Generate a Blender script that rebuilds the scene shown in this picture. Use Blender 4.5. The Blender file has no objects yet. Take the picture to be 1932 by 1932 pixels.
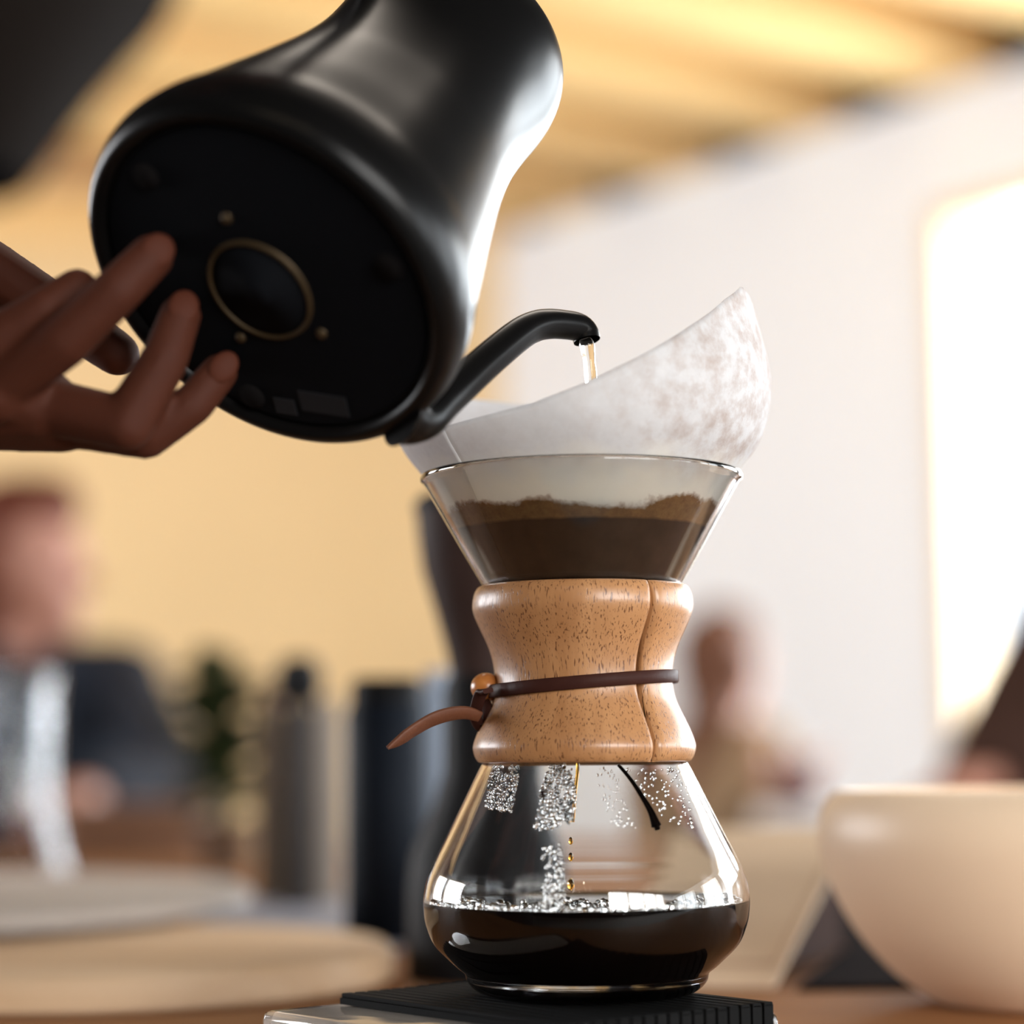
import bpy, bmesh, math, random
from mathutils import Vector, Matrix, noise
random.seed(7)
PI = math.pi
sc = bpy.context.scene
COL = sc.collection

# ------------------------------------------------------------------ camera
FPX, CAMZ, PITCH, ROLL = 4150.0, 0.875, math.radians(6.24), math.radians(-0.5)
CAM = Vector((0, 0, CAMZ))
RM = Matrix.Rotation(PI / 2 + PITCH, 3, 'X') @ Matrix.Rotation(ROLL, 3, 'Z')
cd = bpy.data.cameras.new('camera'); cam = bpy.data.objects.new('camera', cd); COL.objects.link(cam)
cam.matrix_world = Matrix.Translation(CAM) @ RM.to_4x4()
cd.sensor_fit = 'HORIZONTAL'; cd.sensor_width = 24.0; cd.lens = 24.0 * FPX / 1932
cd.clip_start = 0.02; cd.clip_end = 60
cd.dof.use_dof = True; cd.dof.focus_distance = 0.862; cd.dof.aperture_fstop = 1.9
sc.camera = cam

def P(px, py, d):
    """point of the place seen at that pixel, d metres in front of the camera (along y)"""
    r = RM @ Vector(((px - 966) / FPX, (966 - py) / FPX, -1))
    return CAM + r * (d / r.y)

# ------------------------------------------------------------------ world, daylight, exposure
w = bpy.data.worlds.new('world'); sc.world = w; w.use_nodes = True
bg = w.node_tree.nodes['Background']; bg.inputs[0].default_value = (0.86, 0.93, 1.0, 1); bg.inputs[1].default_value = 3.0
sc.view_settings.view_transform = 'Standard'; sc.view_settings.look = 'None'
sc.view_settings.gamma = 1.0; sc.view_settings.use_curve_mapping = False
sc.view_settings.exposure = 0.0
sc.cycles.use_denoising = True
sc.cycles.max_bounces = 20; sc.cycles.transmission_bounces = 16; sc.cycles.transparent_max_bounces = 16
sc.cycles.diffuse_bounces = 5; sc.cycles.glossy_bounces = 6
sc.cycles.sample_clamp_indirect = 15.0; sc.cycles.blur_glossy = 0.5

# right wall: starts at the far corner and comes towards the camera side
CORNER = Vector((-0.03, 7.7, 0)); WD = Vector((0.582, -0.813, 0)).normalized()   # along the wall
WN = Vector((-WD.y, WD.x, 0)) * -1                                              # into the room
if WN.dot(Vector((0, 0, 0)) - CORNER) < 0: WN = -WN
def wallp(t, off, z): p = CORNER + WD * t + WN * off; return Vector((p.x, p.y, z))
WINS = [(2.1, 3.9), (4.4, 6.2), (6.7, 8.5), (9.4, 12.9)]
WZ0, WZ1 = 0.55, 2.36
def area(name, loc, direction, sx, sy, power, color):
    l = bpy.data.lights.new(name, 'AREA'); l.shape = 'RECTANGLE'; l.size = sx; l.size_y = sy
    l.energy = power; l.color = color
    o = bpy.data.objects.new(name, l); COL.objects.link(o); o.location = loc
    o.rotation_euler = direction.to_track_quat('-Z', 'Y').to_euler(); return o
for i, (t0, t1) in enumerate(WINS):
    area('daylight_and_fill', wallp((t0 + t1) / 2, -0.25, (WZ0 + WZ1) / 2), WN, t1 - t0, WZ1 - WZ0, [150, 135, 85, 130][i], (0.88, 0.95, 1.0))
def point(name, loc, power, color, rad=0.03):
    l = bpy.data.lights.new(name, 'POINT'); l.energy = power; l.color = color; l.shadow_soft_size = rad
    o = bpy.data.objects.new(name, l); COL.objects.link(o); o.location = loc; return o
FILL_LWINS = [(1.8, 3.7), (4.2, 6.1)]                       # unseen left wall windows, added to brighten the right wall
for y0, y1 in FILL_LWINS:
    area('daylight_and_fill', Vector((-4.78, (y0 + y1) / 2, 1.65)), Vector((1, 0, 0)), y1 - y0, 1.5, 128, (0.97, 0.97, 1.0))
FILL_FWIN = (1.0, 5.8, 0.9, 2.6)                           # unseen window behind the camera, added as front fill
area('daylight_and_fill', Vector(((FILL_FWIN[0] + FILL_FWIN[1]) / 2, -3.45, (FILL_FWIN[2] + FILL_FWIN[3]) / 2)), Vector((0, 1, 0)), FILL_FWIN[1] - FILL_FWIN[0], FILL_FWIN[3] - FILL_FWIN[2], 430, (1.0, 0.975, 0.94))
area('overhead_fill', Vector((0.25, 2.1, 2.585)), Vector((0, 0, -1)), 1.2, 0.5, 14, (1.0, 0.88, 0.76))  # overhead fill added to brighten the card and table
for x, y in ((-0.55, -1.2), (-0.1, -1.3), (-1.0, -1.25)):
    point('ceiling_bulb', (x, y, 2.35), 4, (1.0, 0.80, 0.56))

# ------------------------------------------------------------------ helpers: materials
def nodes(name):
    m = bpy.data.materials.new(name); m.use_nodes = True
    nt = m.node_tree; return m, nt, nt.nodes['Principled BSDF']
def N(nt, t, **kw):
    n = nt.nodes.new(t)
    for k, v in kw.items():
        if k.startswith('i_'):
            key = k[2:]; key = int(key) if key.isdigit() else key
            n.inputs[key].default_value = v
        else: setattr(n, k, v)
    return n
def rgba(c): return (c[0], c[1], c[2], 1)
def S(r, g, b):
    f = lambda v: ((v / 255 + 0.055) / 1.055) ** 2.4 if v / 255 > 0.04045 else v / 255 / 12.92
    return (f(r), f(g), f(b))
def plain(name, c, rough=0.6, metal=0.0, vary=0.12, scale=18.0, bump=0.0, spec=0.5, coat=0.0, sss=0.0, c2=None, trans=0.0, ior=1.45, stretch=(1, 1, 1)):
    m, nt, b = nodes(name)
    tc = N(nt, 'ShaderNodeTexCoord'); mp = N(nt, 'ShaderNodeMapping'); mp.inputs['Scale'].default_value = stretch
    nt.links.new(tc.outputs['Object'], mp.inputs[0])
    nz = N(nt, 'ShaderNodeTexNoise', i_Scale=scale, i_Detail=6.0, i_Roughness=0.6); nt.links.new(mp.outputs[0], nz.inputs['Vector'])
    mx = N(nt, 'ShaderNodeMix', data_type='RGBA')
    mx.inputs[6].default_value = rgba(tuple(v * (1 - vary) for v in c)); mx.inputs[7].default_value = rgba(c2 or tuple(min(1, v * (1 + vary)) for v in c))
    nt.links.new(nz.outputs[0], mx.inputs[0]); nt.links.new(mx.outputs[2], b.inputs['Base Color'])
    b.inputs['Roughness'].default_value = rough; b.inputs['Metallic'].default_value = metal
    b.inputs['Specular IOR Level'].default_value = spec; b.inputs['Coat Weight'].default_value = coat; b.inputs['Coat Roughness'].default_value = 0.15
    b.inputs['Transmission Weight'].default_value = trans; b.inputs['IOR'].default_value = ior
    if sss: b.inputs['Subsurface Weight'].default_value = sss; b.inputs['Subsurface Radius'].default_value = (0.01, 0.004, 0.002); b.inputs['Subsurface Scale'].default_value = 0.6
    if bump:
        bp = N(nt, 'ShaderNodeBump', i_Strength=bump, i_Distance=0.002); nt.links.new(nz.outputs[0], bp.inputs['Height']); nt.links.new(bp.outputs[0], b.inputs['Normal'])
    return m
def glass(name, c=(1, 1, 1), ior=1.5, rough=0.0):
    m, nt, b = nodes(name)
    b.inputs['Base Color'].default_value = rgba(c); b.inputs['Roughness'].default_value = rough
    b.inputs['Transmission Weight'].default_value = 1.0; b.inputs['IOR'].default_value = ior
    return m
def wood(name, c1, c2, rough=0.5, fleck=None, gscale=6.0, stretch=(1, 1, 0.12), fscale=900.0, coat=0.0, spec=0.5):
    m, nt, b = nodes(name)
    tc = N(nt, 'ShaderNodeTexCoord'); mp = N(nt, 'ShaderNodeMapping'); mp.inputs['Scale'].default_value = stretch
    nt.links.new(tc.outputs['Object'], mp.inputs[0])
    nz = N(nt, 'ShaderNodeTexNoise', i_Scale=gscale, i_Detail=8.0, i_Roughness=0.62, i_Distortion=1.2); nt.links.new(mp.outputs[0], nz.inputs['Vector'])
    rp = N(nt, 'ShaderNodeValToRGB'); rp.color_ramp.elements[0].position = 0.3; rp.color_ramp.elements[1].position = 0.72
    rp.color_ramp.elements[0].color = rgba(c1); rp.color_ramp.elements[1].color = rgba(c2)
    nt.links.new(nz.outputs[0], rp.inputs[0]); last = rp.outputs[0]
    if fleck:
        n2 = N(nt, 'ShaderNodeTexNoise', i_Scale=fscale, i_Detail=2.0); nt.links.new(mp.outputs[0], n2.inputs['Vector'])
        r2 = N(nt, 'ShaderNodeValToRGB'); r2.color_ramp.elements[0].position = 0.57; r2.color_ramp.elements[1].position = 0.66
        nt.links.new(n2.outputs[0], r2.inputs[0])
        mx = N(nt, 'ShaderNodeMix', data_type='RGBA'); mx.inputs[7].default_value = rgba(fleck)
        nt.links.new(last, mx.inputs[6]); nt.links.new(r2.outputs[0], mx.inputs[0]); last = mx.outputs[2]
        bp = N(nt, 'ShaderNodeBump', i_Strength=0.25, i_Distance=0.0004, invert=True); nt.links.new(r2.outputs[0], bp.inputs['Height']); nt.links.new(bp.outputs[0], b.inputs['Normal'])
    nt.links.new(last, b.inputs['Base Color']); b.inputs['Roughness'].default_value = rough; b.inputs['Specular IOR Level'].default_value = spec; b.inputs['Coat Weight'].default_value = coat; b.inputs['Coat Roughness'].default_value = 0.22
    return m

# ------------------------------------------------------------------ helpers: objects
def link(name, me, m, parent=None, smooth=True):
    o = bpy.data.objects.new(name, me); COL.objects.link(o)
    if m is not None and not me.materials: me.materials.append(m)
    if smooth:
        for p in me.polygons: p.use_smooth = True
    if parent is not None: o.parent = parent
    return o
def obj(name, bm, m, parent=None, smooth=True, sharp=None):
    bmesh.ops.recalc_face_normals(bm, faces=bm.faces)
    me = bpy.data.meshes.new(name); bm.to_mesh(me); bm.free()
    o = link(name, me, m, parent, smooth)
    if smooth and sharp is not None: me.set_sharp_from_angle(angle=math.radians(sharp))
    return o
def tag(o, label=None, cat=None, group=None, kind=None):
    if label: o['label'] = label
    if cat: o['category'] = cat
    if group: o['group'] = group
    if kind: o['kind'] = kind
    return o
def thing(name, label, cat, loc=(0, 0, 0), group=None):
    o = bpy.data.objects.new(name, None); COL.objects.link(o); o.location = loc; o.empty_display_size = 0.05
    return tag(o, label, cat, group)
def box(bm, lo, hi, mat=None, bev=0.0):
    tmp = bmesh.new(); bmesh.ops.create_cube(tmp, size=1.0)
    for v in tmp.verts: v.co = Vector([lo[i] + (v.co[i] + 0.5) * (hi[i] - lo[i]) for i in range(3)])
    if bev: bmesh.ops.bevel(tmp, geom=list(tmp.edges), offset=bev, segments=3, affect='EDGES', profile=0.5)
    if mat is not None: bmesh.ops.transform(tmp, matrix=mat, verts=tmp.verts)
    me = bpy.data.meshes.new('t'); tmp.to_mesh(me); tmp.free(); bm.from_mesh(me); bpy.data.meshes.remove(me)
def newbox(name, lo, hi, m, parent=None, mat=None, bev=0.0):
    bm = bmesh.new(); box(bm, lo, hi, mat, bev); return obj(name, bm, m, parent, smooth=bool(bev), sharp=40)
def lathe(bm, prof, seg=96, centre=(0, 0, 0), closed=False):
    """revolve (r, z) about z; r = 0 ends become poles"""
    rings = []; c = Vector(centre)
    for r, z in prof:
        if r < 1e-7: rings.append([bm.verts.new(c + Vector((0, 0, z)))])
        else: rings.append([bm.verts.new(c + Vector((r * math.cos(2 * PI * k / seg), r * math.sin(2 * PI * k / seg), z))) for k in range(seg)])
    n = len(rings); pairs = [(i, i + 1) for i in range(n - 1)] + ([(n - 1, 0)] if closed else [])
    for i, j in pairs:
        A, B = rings[i], rings[j]
        for k in range(seg):
            k2 = (k + 1) % seg
            a = [A[0]] if len(A) == 1 else [A[k], A[k2]]
            b = [B[0]] if len(B) == 1 else [B[k2], B[k]]
            if len(a) + len(b) >= 3: bm.faces.new(a + b)
def spline(pts, n):
    """Catmull-Rom through tuples, n samples per span"""
    out = []; p = [Vector(q) for q in pts]
    for i in range(len(p) - 1):
        p0 = p[i - 1] if i else p[0] * 2 - p[1]; p3 = p[i + 2] if i + 2 < len(p) else p[-1] * 2 - p[-2]
        for k in range(n):
            t = k / n
            out.append(0.5 * ((2 * p[i]) + (p[i + 1] - p0) * t + (2 * p0 - 5 * p[i] + 4 * p[i + 1] - p3) * t * t + (3 * p[i] - p0 - 3 * p[i + 1] + p3) * t ** 3))
    out.append(p[-1]); return out
def frames(pts):
    T = []
    for i in range(len(pts)):
        d = pts[min(i + 1, len(pts) - 1)] - pts[max(i - 1, 0)]; T.append(d.normalized())
    u = T[0].orthogonal().normalized(); out = []
    for t in T:
        u = (u - t * u.dot(t)).normalized(); out.append((t, u, t.cross(u)))
    return out
def tube(bm, pts, rad, seg=20, cap=True):
    fr = frames(pts); rings = []
    for i, (t, u, v) in enumerate(fr):
        r = rad[i] if isinstance(rad, (list, tuple)) else rad
        rings.append([bm.verts.new(pts[i] + (u * math.cos(2 * PI * k / seg) + v * math.sin(2 * PI * k / seg)) * r) for k in range(seg)])
    for A, B in zip(rings, rings[1:]):
        for k in range(seg): bm.faces.new((A[k], A[(k + 1) % seg], B[(k + 1) % seg], B[k]))
    if cap: bm.faces.new(rings[0][::-1]); bm.faces.new(rings[-1])
    return rings
def ball(bm, c, r, sub=2, scale=(1, 1, 1), rot=None):
    m = Matrix.Translation(c) @ (rot.to_4x4() if rot else Matrix.Identity(4)) @ Matrix.Diagonal((r * scale[0], r * scale[1], r * scale[2], 1))
    return bmesh.ops.create_icosphere(bm, subdivisions=sub, radius=1.0, matrix=m)['verts']
def capsule(bm, a, ra, b, rb):
    tmp = bmesh.new(); ball(tmp, a, ra, 2); ball(tmp, b, rb, 2)
    bmesh.ops.delete(tmp, geom=list(tmp.faces), context='FACES_ONLY'); bmesh.ops.delete(tmp, geom=list(tmp.edges), context='EDGES_FACES')
    bmesh.ops.convex_hull(tmp, input=list(tmp.verts))
    bmesh.ops.delete(tmp, geom=[v for v in tmp.verts if not v.link_faces], context='VERTS')
    me = bpy.data.meshes.new('t'); tmp.to_mesh(me); tmp.free(); bm.from_mesh(me); bpy.data.meshes.remove(me)
def fuse(name, bm, m, voxel, smooth_it=6, parent=None):
    """weld overlapping solids into one continuous skin"""
    bmesh.ops.recalc_face_normals(bm, faces=bm.faces)
    me = bpy.data.meshes.new(name + '_raw'); bm.to_mesh(me); bm.free()
    o = bpy.data.objects.new(name + '_raw', me); COL.objects.link(o)
    md = o.modifiers.new('r', 'REMESH'); md.mode = 'VOXEL'; md.voxel_size = voxel
    sm = o.modifiers.new('s', 'SMOOTH'); sm.factor = 0.5; sm.iterations = smooth_it
    dg = bpy.context.evaluated_depsgraph_get()
    out = bpy.data.meshes.new_from_object(o.evaluated_get(dg)); out.name = name
    bpy.data.objects.remove(o); bpy.data.meshes.remove(me)
    out.materials.clear()
    return link(name, out, m, parent)
def bones(lst):
    bm = bmesh.new()
    for a, ra, b, rb in lst: capsule(bm, Vector(a), ra, Vector(b), rb)
    return bm

# ------------------------------------------------------------------ materials
M_panel = plain('brown_panelling', (0.16, 0.11, 0.08), 0.8, vary=0.15, scale=3)
M_cream = plain('cream_plaster', S(226, 200, 154), 0.9, vary=0.05, scale=2.5)
M_white = plain('white_plaster', (0.82, 0.865, 0.915), 0.9, vary=0.02, scale=2.5)
M_dark = plain('added_soffit_dark', (0.022, 0.018, 0.016), 0.9, vary=0.1, scale=2, spec=0.1)
M_floor = plain('concrete', (0.22, 0.215, 0.21), 0.7, vary=0.1, scale=3, spec=0.2)
M_ceil = wood('pine_boards', S(186, 138, 84), S(206, 158, 100), 0.6, stretch=(0.25, 1, 1), gscale=3)
M_beam = wood('pine_beam', S(230, 190, 126), S(242, 208, 146), 0.6, stretch=(0.2, 0.2, 1), gscale=4)
M_gap = plain('black_gap', (0.007, 0.006, 0.006), 0.9, spec=0.05)
M_frame = wood('window_wood', S(216, 190, 154), S(230, 208, 174), 0.5, stretch=(1, 1, 0.2))
def pane_mat():
    m, nt, b = nodes('window_glass'); tr = N(nt, 'ShaderNodeBsdfTransparent'); gl = N(nt, 'ShaderNodeBsdfGlossy', i_Roughness=0.02); ms = N(nt, 'ShaderNodeMixShader'); ms.inputs[0].default_value = 0.05
    nt.links.new(tr.outputs[0], ms.inputs[1]); nt.links.new(gl.outputs[0], ms.inputs[2]); nt.links.new(ms.outputs[0], nt.nodes['Material Output'].inputs['Surface']); return m
M_pane = pane_mat()
M_table = wood('oak_table', S(128, 84, 50), S(166, 118, 76), 0.6, spec=0.15, stretch=(0.15, 1, 1), gscale=9)
M_glass = glass('clear_glass', (0.985, 0.99, 0.985), 1.5)
M_coffee = plain('black_coffee', (0.006, 0.003, 0.002), 0.04, vary=0.05, spec=0.06)
M_collar = wood('acacia_collar', S(160, 110, 68), S(192, 142, 96), 0.36, fleck=S(112, 70, 40), gscale=34, stretch=(1, 1, 0.13), fscale=1500, coat=0.25)
M_leather = plain('brown_leather', S(58, 32, 26), 0.5, vary=0.25, scale=160, bump=0.15, spec=0.1)
M_leather2 = plain('raw_leather', S(96, 54, 32), 0.6, vary=0.25, scale=200, bump=0.2)
M_bead = wood('bead_wood', S(170, 96, 42), S(200, 128, 66), 0.3, stretch=(1, 1, 0.3), gscale=60, coat=0.3)
M_kettle = plain('matte_black_steel', (0.004, 0.0038, 0.0038), 0.28, vary=0.1, scale=60, spec=0.22)
M_kbase = plain('black_plastic', (0.005, 0.0055, 0.007), 0.8, vary=0.1, scale=60, spec=0.06)
M_bronze = plain('bronze_ring', (0.07, 0.045, 0.02), 0.5, metal=0.5)
M_label = plain('rating_label', (0.018, 0.018, 0.02), 0.7, spec=0.1)
M_skin = plain('warm_skin', S(74, 36, 22), 0.7, spec=0.25, vary=0.08, scale=90, sss=0.25)
M_nail = plain('nail', S(78, 40, 27), 0.6, spec=0.12, vary=0.04)
M_water = glass('water', (1, 0.99, 0.97), 1.33)
M_amber = glass('amber_coffee', (0.75, 0.42, 0.08), 1.33)
M_drop = glass('droplet_water', (1, 1, 1), 1.33)
M_rubber = plain('black_rubber', (0.006, 0.006, 0.006), 0.7, vary=0.1, scale=80, spec=0.08)
M_scale = plain('pale_plastic', (0.62, 0.57, 0.52), 0.12, vary=0.02)
M_acryl = glass('acrylic', (0.98, 0.98, 0.98), 1.49)
M_bowl = plain('cream_ceramic', S(242, 216, 186), 0.42, vary=0.05, scale=14)
M_board = wood('ash_board', S(204, 168, 130), S(226, 198, 166), 0.6, spec=0.2, stretch=(0.12, 1, 1), gscale=14)
M_tray = wood('whitewashed_wood', (0.36, 0.31, 0.27), (0.50, 0.45, 0.41), 0.6, spec=0.2, stretch=(0.12, 1, 1), gscale=12)
M_paperw = plain('white_paper', (0.80, 0.78, 0.77), 0.7, vary=0.03)
M_sheet = plain('grey_paper', (0.33, 0.34, 0.40), 0.6, vary=0.04)
M_kraft = plain('kraft_card', S(234, 208, 178), 0.7, vary=0.04, scale=30)
M_line = plain('card_border', S(200, 168, 138), 0.7, vary=0.03)
M_hop = plain('smoked_hopper', (0.040, 0.024, 0.021), 0.6, vary=0.2, scale=60, spec=0.15)
M_black = plain('black_enamel', (0.008, 0.008, 0.009), 0.6, spec=0.15)
M_navy = plain('navy_enamel', (0.006, 0.010, 0.018), 0.6, spec=0.15)
M_pale = plain('pale_blue_enamel', (0.24, 0.29, 0.37), 0.6, spec=0.3)
M_taupe = plain('taupe_reflection', S(98, 80, 60), 0.6, spec=0.2)
M_grey = plain('charcoal_reflection', S(44, 38, 35), 0.6, spec=0.2)
M_silver = plain('pale_grey_reflection', S(136, 126, 116), 0.6, spec=0.2)
M_leaf = plain('dark_leaf', (0.035, 0.05, 0.016), 0.5, vary=0.3, scale=30)
M_pot = plain('clay_pot', S(84, 60, 40), 0.8)
M_shade = plain('dark_woven', (0.006, 0.004, 0.003), 0.9, vary=0.2, scale=40, spec=0.08)
M_hair1 = plain('auburn_hair', S(96, 42, 22), 0.7, vary=0.3, scale=60)
M_hair2 = plain('brown_hair', S(92, 52, 27), 0.7, vary=0.3, scale=60)
M_hair3 = plain('dark_hair', S(50, 34, 26), 0.6, vary=0.3, scale=60)
M_face = plain('fair_skin', S(172, 122, 104), 0.5, vary=0.05)
M_denim = plain('navy_cloth', S(24, 31, 44), 0.9, vary=0.3, scale=12)
M_beige = plain('beige_cloth', S(150, 124, 96), 0.9, vary=0.06)
M_brown = plain('brown_cloth', S(62, 44, 38), 0.95, vary=0.2, spec=0.1)
M_plum = plain('plum_cloth', S(96, 62, 68), 0.9, vary=0.2)
M_trous = plain('dark_trousers', S(38, 36, 40), 0.9)
M_box = plain('brown_leatherette', S(122, 88, 66), 0.7, vary=0.15)
M_steel = plain('chair_steel', (0.05, 0.05, 0.05), 0.4, metal=0.8)

# ------------------------------------------------------------------ the room
FX0, FX1, FY0, FY1 = -4.5, 7.9, -3.2, 7.7
def struct(name, bm, m, smooth=False): return tag(obj(name, bm, m, None, smooth), kind='structure')
bm = bmesh.new(); box(bm, (FX0, FY0, -0.1), (FX1, FY1 + 0.2, 0)); struct('floor', bm, M_floor)
bm = bmesh.new(); box(bm, (FX0, FY1, 0), (0.1, FY1 + 0.15, 3.0)); struct('wall_back', bm, M_cream)
bm = bmesh.new(); ly = [FY0] + [v for q in FILL_LWINS for v in q] + [FY1]
for i in range(0, len(ly), 2): box(bm, (FX0 - 0.15, ly[i], 0), (FX0, ly[i + 1], 3.0))
for y0, y1 in FILL_LWINS: box(bm, (FX0 - 0.15, y0, 0), (FX0, y1, 0.9)); box(bm, (FX0 - 0.15, y0, 2.4), (FX0, y1, 3.0))
struct('wall_left', bm, M_panel)
for i, (y0, y1) in enumerate(FILL_LWINS):
    r = tag(bpy.data.objects.new('window_%d' % (i + 5), None), kind='structure'); COL.objects.link(r)  # added window, there for its light on the opposite wall
    for lo, hi in (((FX0 - 0.1, y0, 0.9), (FX0 + 0.02, y0 + 0.05, 2.4)), ((FX0 - 0.1, y1 - 0.05, 0.9), (FX0 + 0.02, y1, 2.4)), ((FX0 - 0.1, y0 + 0.05, 0.9), (FX0 + 0.02, y1 - 0.05, 0.95)), ((FX0 - 0.1, y0 + 0.05, 2.35), (FX0 + 0.02, y1 - 0.05, 2.4))): newbox('window_frame', lo, hi, M_frame, r)
    newbox('pane', (FX0 - 0.06, y0 + 0.05, 0.95), (FX0 - 0.055, y1 - 0.05, 2.35), M_pane, r)
bm = bmesh.new()
for lo, hi in (((FX0, FY0 - 0.15, 0), (FILL_FWIN[0], FY0, 3.0)), ((FILL_FWIN[1], FY0 - 0.15, 0), (FX1, FY0, 3.0)), ((FILL_FWIN[0], FY0 - 0.15, 0), (FILL_FWIN[1], FY0, FILL_FWIN[2])), ((FILL_FWIN[0], FY0 - 0.15, FILL_FWIN[3]), (FILL_FWIN[1], FY0, 3.0))): box(bm, lo, hi)
struct('wall_front', bm, M_dark)
r = tag(bpy.data.objects.new('window_7', None), kind='structure'); COL.objects.link(r)  # frame of the added front fill window
for k in range(5):
    x = FILL_FWIN[0] + (FILL_FWIN[1] - FILL_FWIN[0] - 0.05) * k / 4; newbox('window_frame', (x, FY0 - 0.1, FILL_FWIN[2]), (x + 0.05, FY0 + 0.02, FILL_FWIN[3]), M_frame, r)
    if k < 4: newbox('pane', (x + 0.05, FY0 - 0.06, FILL_FWIN[2]), (x + (FILL_FWIN[1] - FILL_FWIN[0] - 0.05) / 4, FY0 - 0.055, FILL_FWIN[3]), M_pane, r)
bm = bmesh.new(); box(bm, (FX0, FY0, 2.98), (FX1, FY1 + 0.2, 3.06)); struct('ceiling', bm, M_ceil)
bm = bmesh.new(); box(bm, (FX0, FY0, 2.60), (FX1, 3.7, 2.68)); struct('added_soffit', bm, M_dark)      # unseen dark soffit, added to cut overhead light and reflections
# right wall in wall coordinates (t along, depth outwards, z)
WM = Matrix(((WD.x, -WN.x, 0, CORNER.x), (WD.y, -WN.y, 0, CORNER.y), (0, 0, 1, 0), (0, 0, 0, 1)))
WEND = 13.2; WTOP = 2.70
bm = bmesh.new()
ts = [0.0] + [v for wn in WINS for v in wn] + [WEND]
for i in range(0, len(ts), 2): box(bm, (ts[i], 0, 0), (ts[i + 1], 0.14, WTOP), WM)
for t0, t1 in WINS: box(bm, (t0, 0, 0), (t1, 0.14, WZ0), WM); box(bm, (t0, 0, WZ1), (t1, 0.14, WTOP), WM)
struct('wall_right', bm, M_white)
bm = bmesh.new(); box(bm, (0, 0.0, WTOP), (WEND, 0.14, 2.98), WM); struct('gap_shade', bm, M_gap)  # black strip painting the shade in the gaps between beams
bm = bmesh.new(); box(bm, (FX0, FY1 - 0.10, 2.70), (0.02, FY1, 2.86)); struct('trim_2', bm, M_beam)
for i, (t0, t1) in enumerate(WINS):
    r = tag(bpy.data.objects.new('window_%d' % (i + 1), None), kind='structure'); COL.objects.link(r)
    f = 0.055
    for lo, hi in (((t0, -0.03, WZ0), (t0 + f, 0.10, WZ1)), ((t1 - f, -0.03, WZ0), (t1, 0.10, WZ1)), ((t0 + f, -0.03, WZ0), (t1 - f, 0.10, WZ0 + f)), ((t0 + f, -0.03, WZ1 - f), (t1 - f, 0.10, WZ1)), (((t0 + t1) / 2 - 0.025, 0, WZ0 + f), ((t0 + t1) / 2 + 0.025, 0.08, WZ1 - f))):
        newbox('window_frame', lo, hi, M_frame, r, WM)
    for a, b in ((t0 + f, (t0 + t1) / 2 - 0.025), ((t0 + t1) / 2 + 0.025, t1 - f)):
        newbox('pane', (a, 0.045, WZ0 + f), (b, 0.05, WZ1 - f), M_pane, r, WM)
# roof beams: square to the right wall, resting on it
ceil_o = bpy.data.objects['ceiling']
for k, t in enumerate([0.32 + 0.585 * j for j in range(16)]):
    L = 9.0
    newbox('beam', (t, -L, 2.70), (t + 0.27, 0.10, 2.98), M_beam, ceil_o, WM)

# ------------------------------------------------------------------ table
t = thing('long_table', 'long brown wooden table carrying the coffee scale, boards and cream bowl', 'table', (-0.1, 1.8, 0))
TT = 0.75
newbox('tabletop', (-1.7, -1.12, TT - 0.04), (1.75, 1.3, TT), M_table, t, None, 0.006)
for sx in (-1.55, 1.55):
    for sy in (-1.02, 1.15): newbox('leg', (sx - 0.04, sy - 0.04, 0), (sx + 0.04, sy + 0.04, TT - 0.04), M_table, t)

# ------------------------------------------------------------------ carafe (hourglass brewer)
AX = Vector((0.0283, 0.892, 0)); PXM = FPX / 0.892
def zp(y): return P(1100, y, 0.892).z
MATZ = 0.779
outer = [(0.0, 0.7805), (0.030, 0.7798), (0.037, 0.7793), (0.0420, 0.7800), (0.0458, 0.7822), (0.0480, 0.7850), (0.0486, 0.7875)]
for y, r in ((1829, 232), (1822, 241), (1806, 258), (1787, 277), (1770, 288), (1752, 295), (1735, 300), (1717, 302.5), (1697, 303.5), (1680, 302), (1663, 299), (1646, 294), (1630, 287), (1611, 278), (1576, 260.5), (1541, 243.5), (1506, 226), (1470, 208.5), (1442, 194), (1425, 182), (1400, 163), (1370, 145), (1335, 133), (1290, 128), (1250, 131), (1210, 141), (1170, 156), (1135, 171), (1107, 186.5), (1050, 220), (990, 254.5), (930, 289), (914, 298.5)):
    outer.append((r / PXM, zp(y)))
ZR = zp(906)
op = [tuple(v) for v in spline([(r, z, 0) for r, z in outer], 3)]
op = [(max(0, a), b) for a, b, _ in op]
TH = 0.0021
def offset(prof, d):
    out = []
    for i in range(len(prof)):
        a = Vector(prof[max(0, i - 1)]); b = Vector(prof[min(len(prof) - 1, i + 1)]); tg = (b - a).normalized()
        out.append((prof[i][0] - tg.y * d, prof[i][1] + tg.x * d))
    return out
inn = [q for q in offset(op, TH) if q[1] > 0.7868]
inn = [(0, 0.7862), (0.02, 0.7860), (0.036, 0.7862), (0.043, 0.7872)] + [q for q in inn if q[0] > 0.0445 or q[1] > 0.8]
rim = [(304.5 / PXM, ZR - 0.0008), (306 / PXM, ZR + 0.0004), (305 / PXM, ZR + 0.0016), (302 / PXM, ZR + 0.0021), (298 / PXM, ZR + 0.0016), (295.5 / PXM, ZR + 0.0002)]
def inner_r(z, prof=inn):
    for (r0, z0), (r1, z1) in zip(prof[3:], prof[4:]):
        if z0 <= z <= z1 and z1 > z0: return r0 + (r1 - r0) * (z - z0) / (z1 - z0)
    return prof[-1][0]
def outer_r(z):
    for (r0, z0), (r1, z1) in zip(op[8:], op[9:]):
        if z0 <= z <= z1 and z1 > z0: return r0 + (r1 - r0) * (z - z0) / (z1 - z0)
    return op[-1][0]
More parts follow.
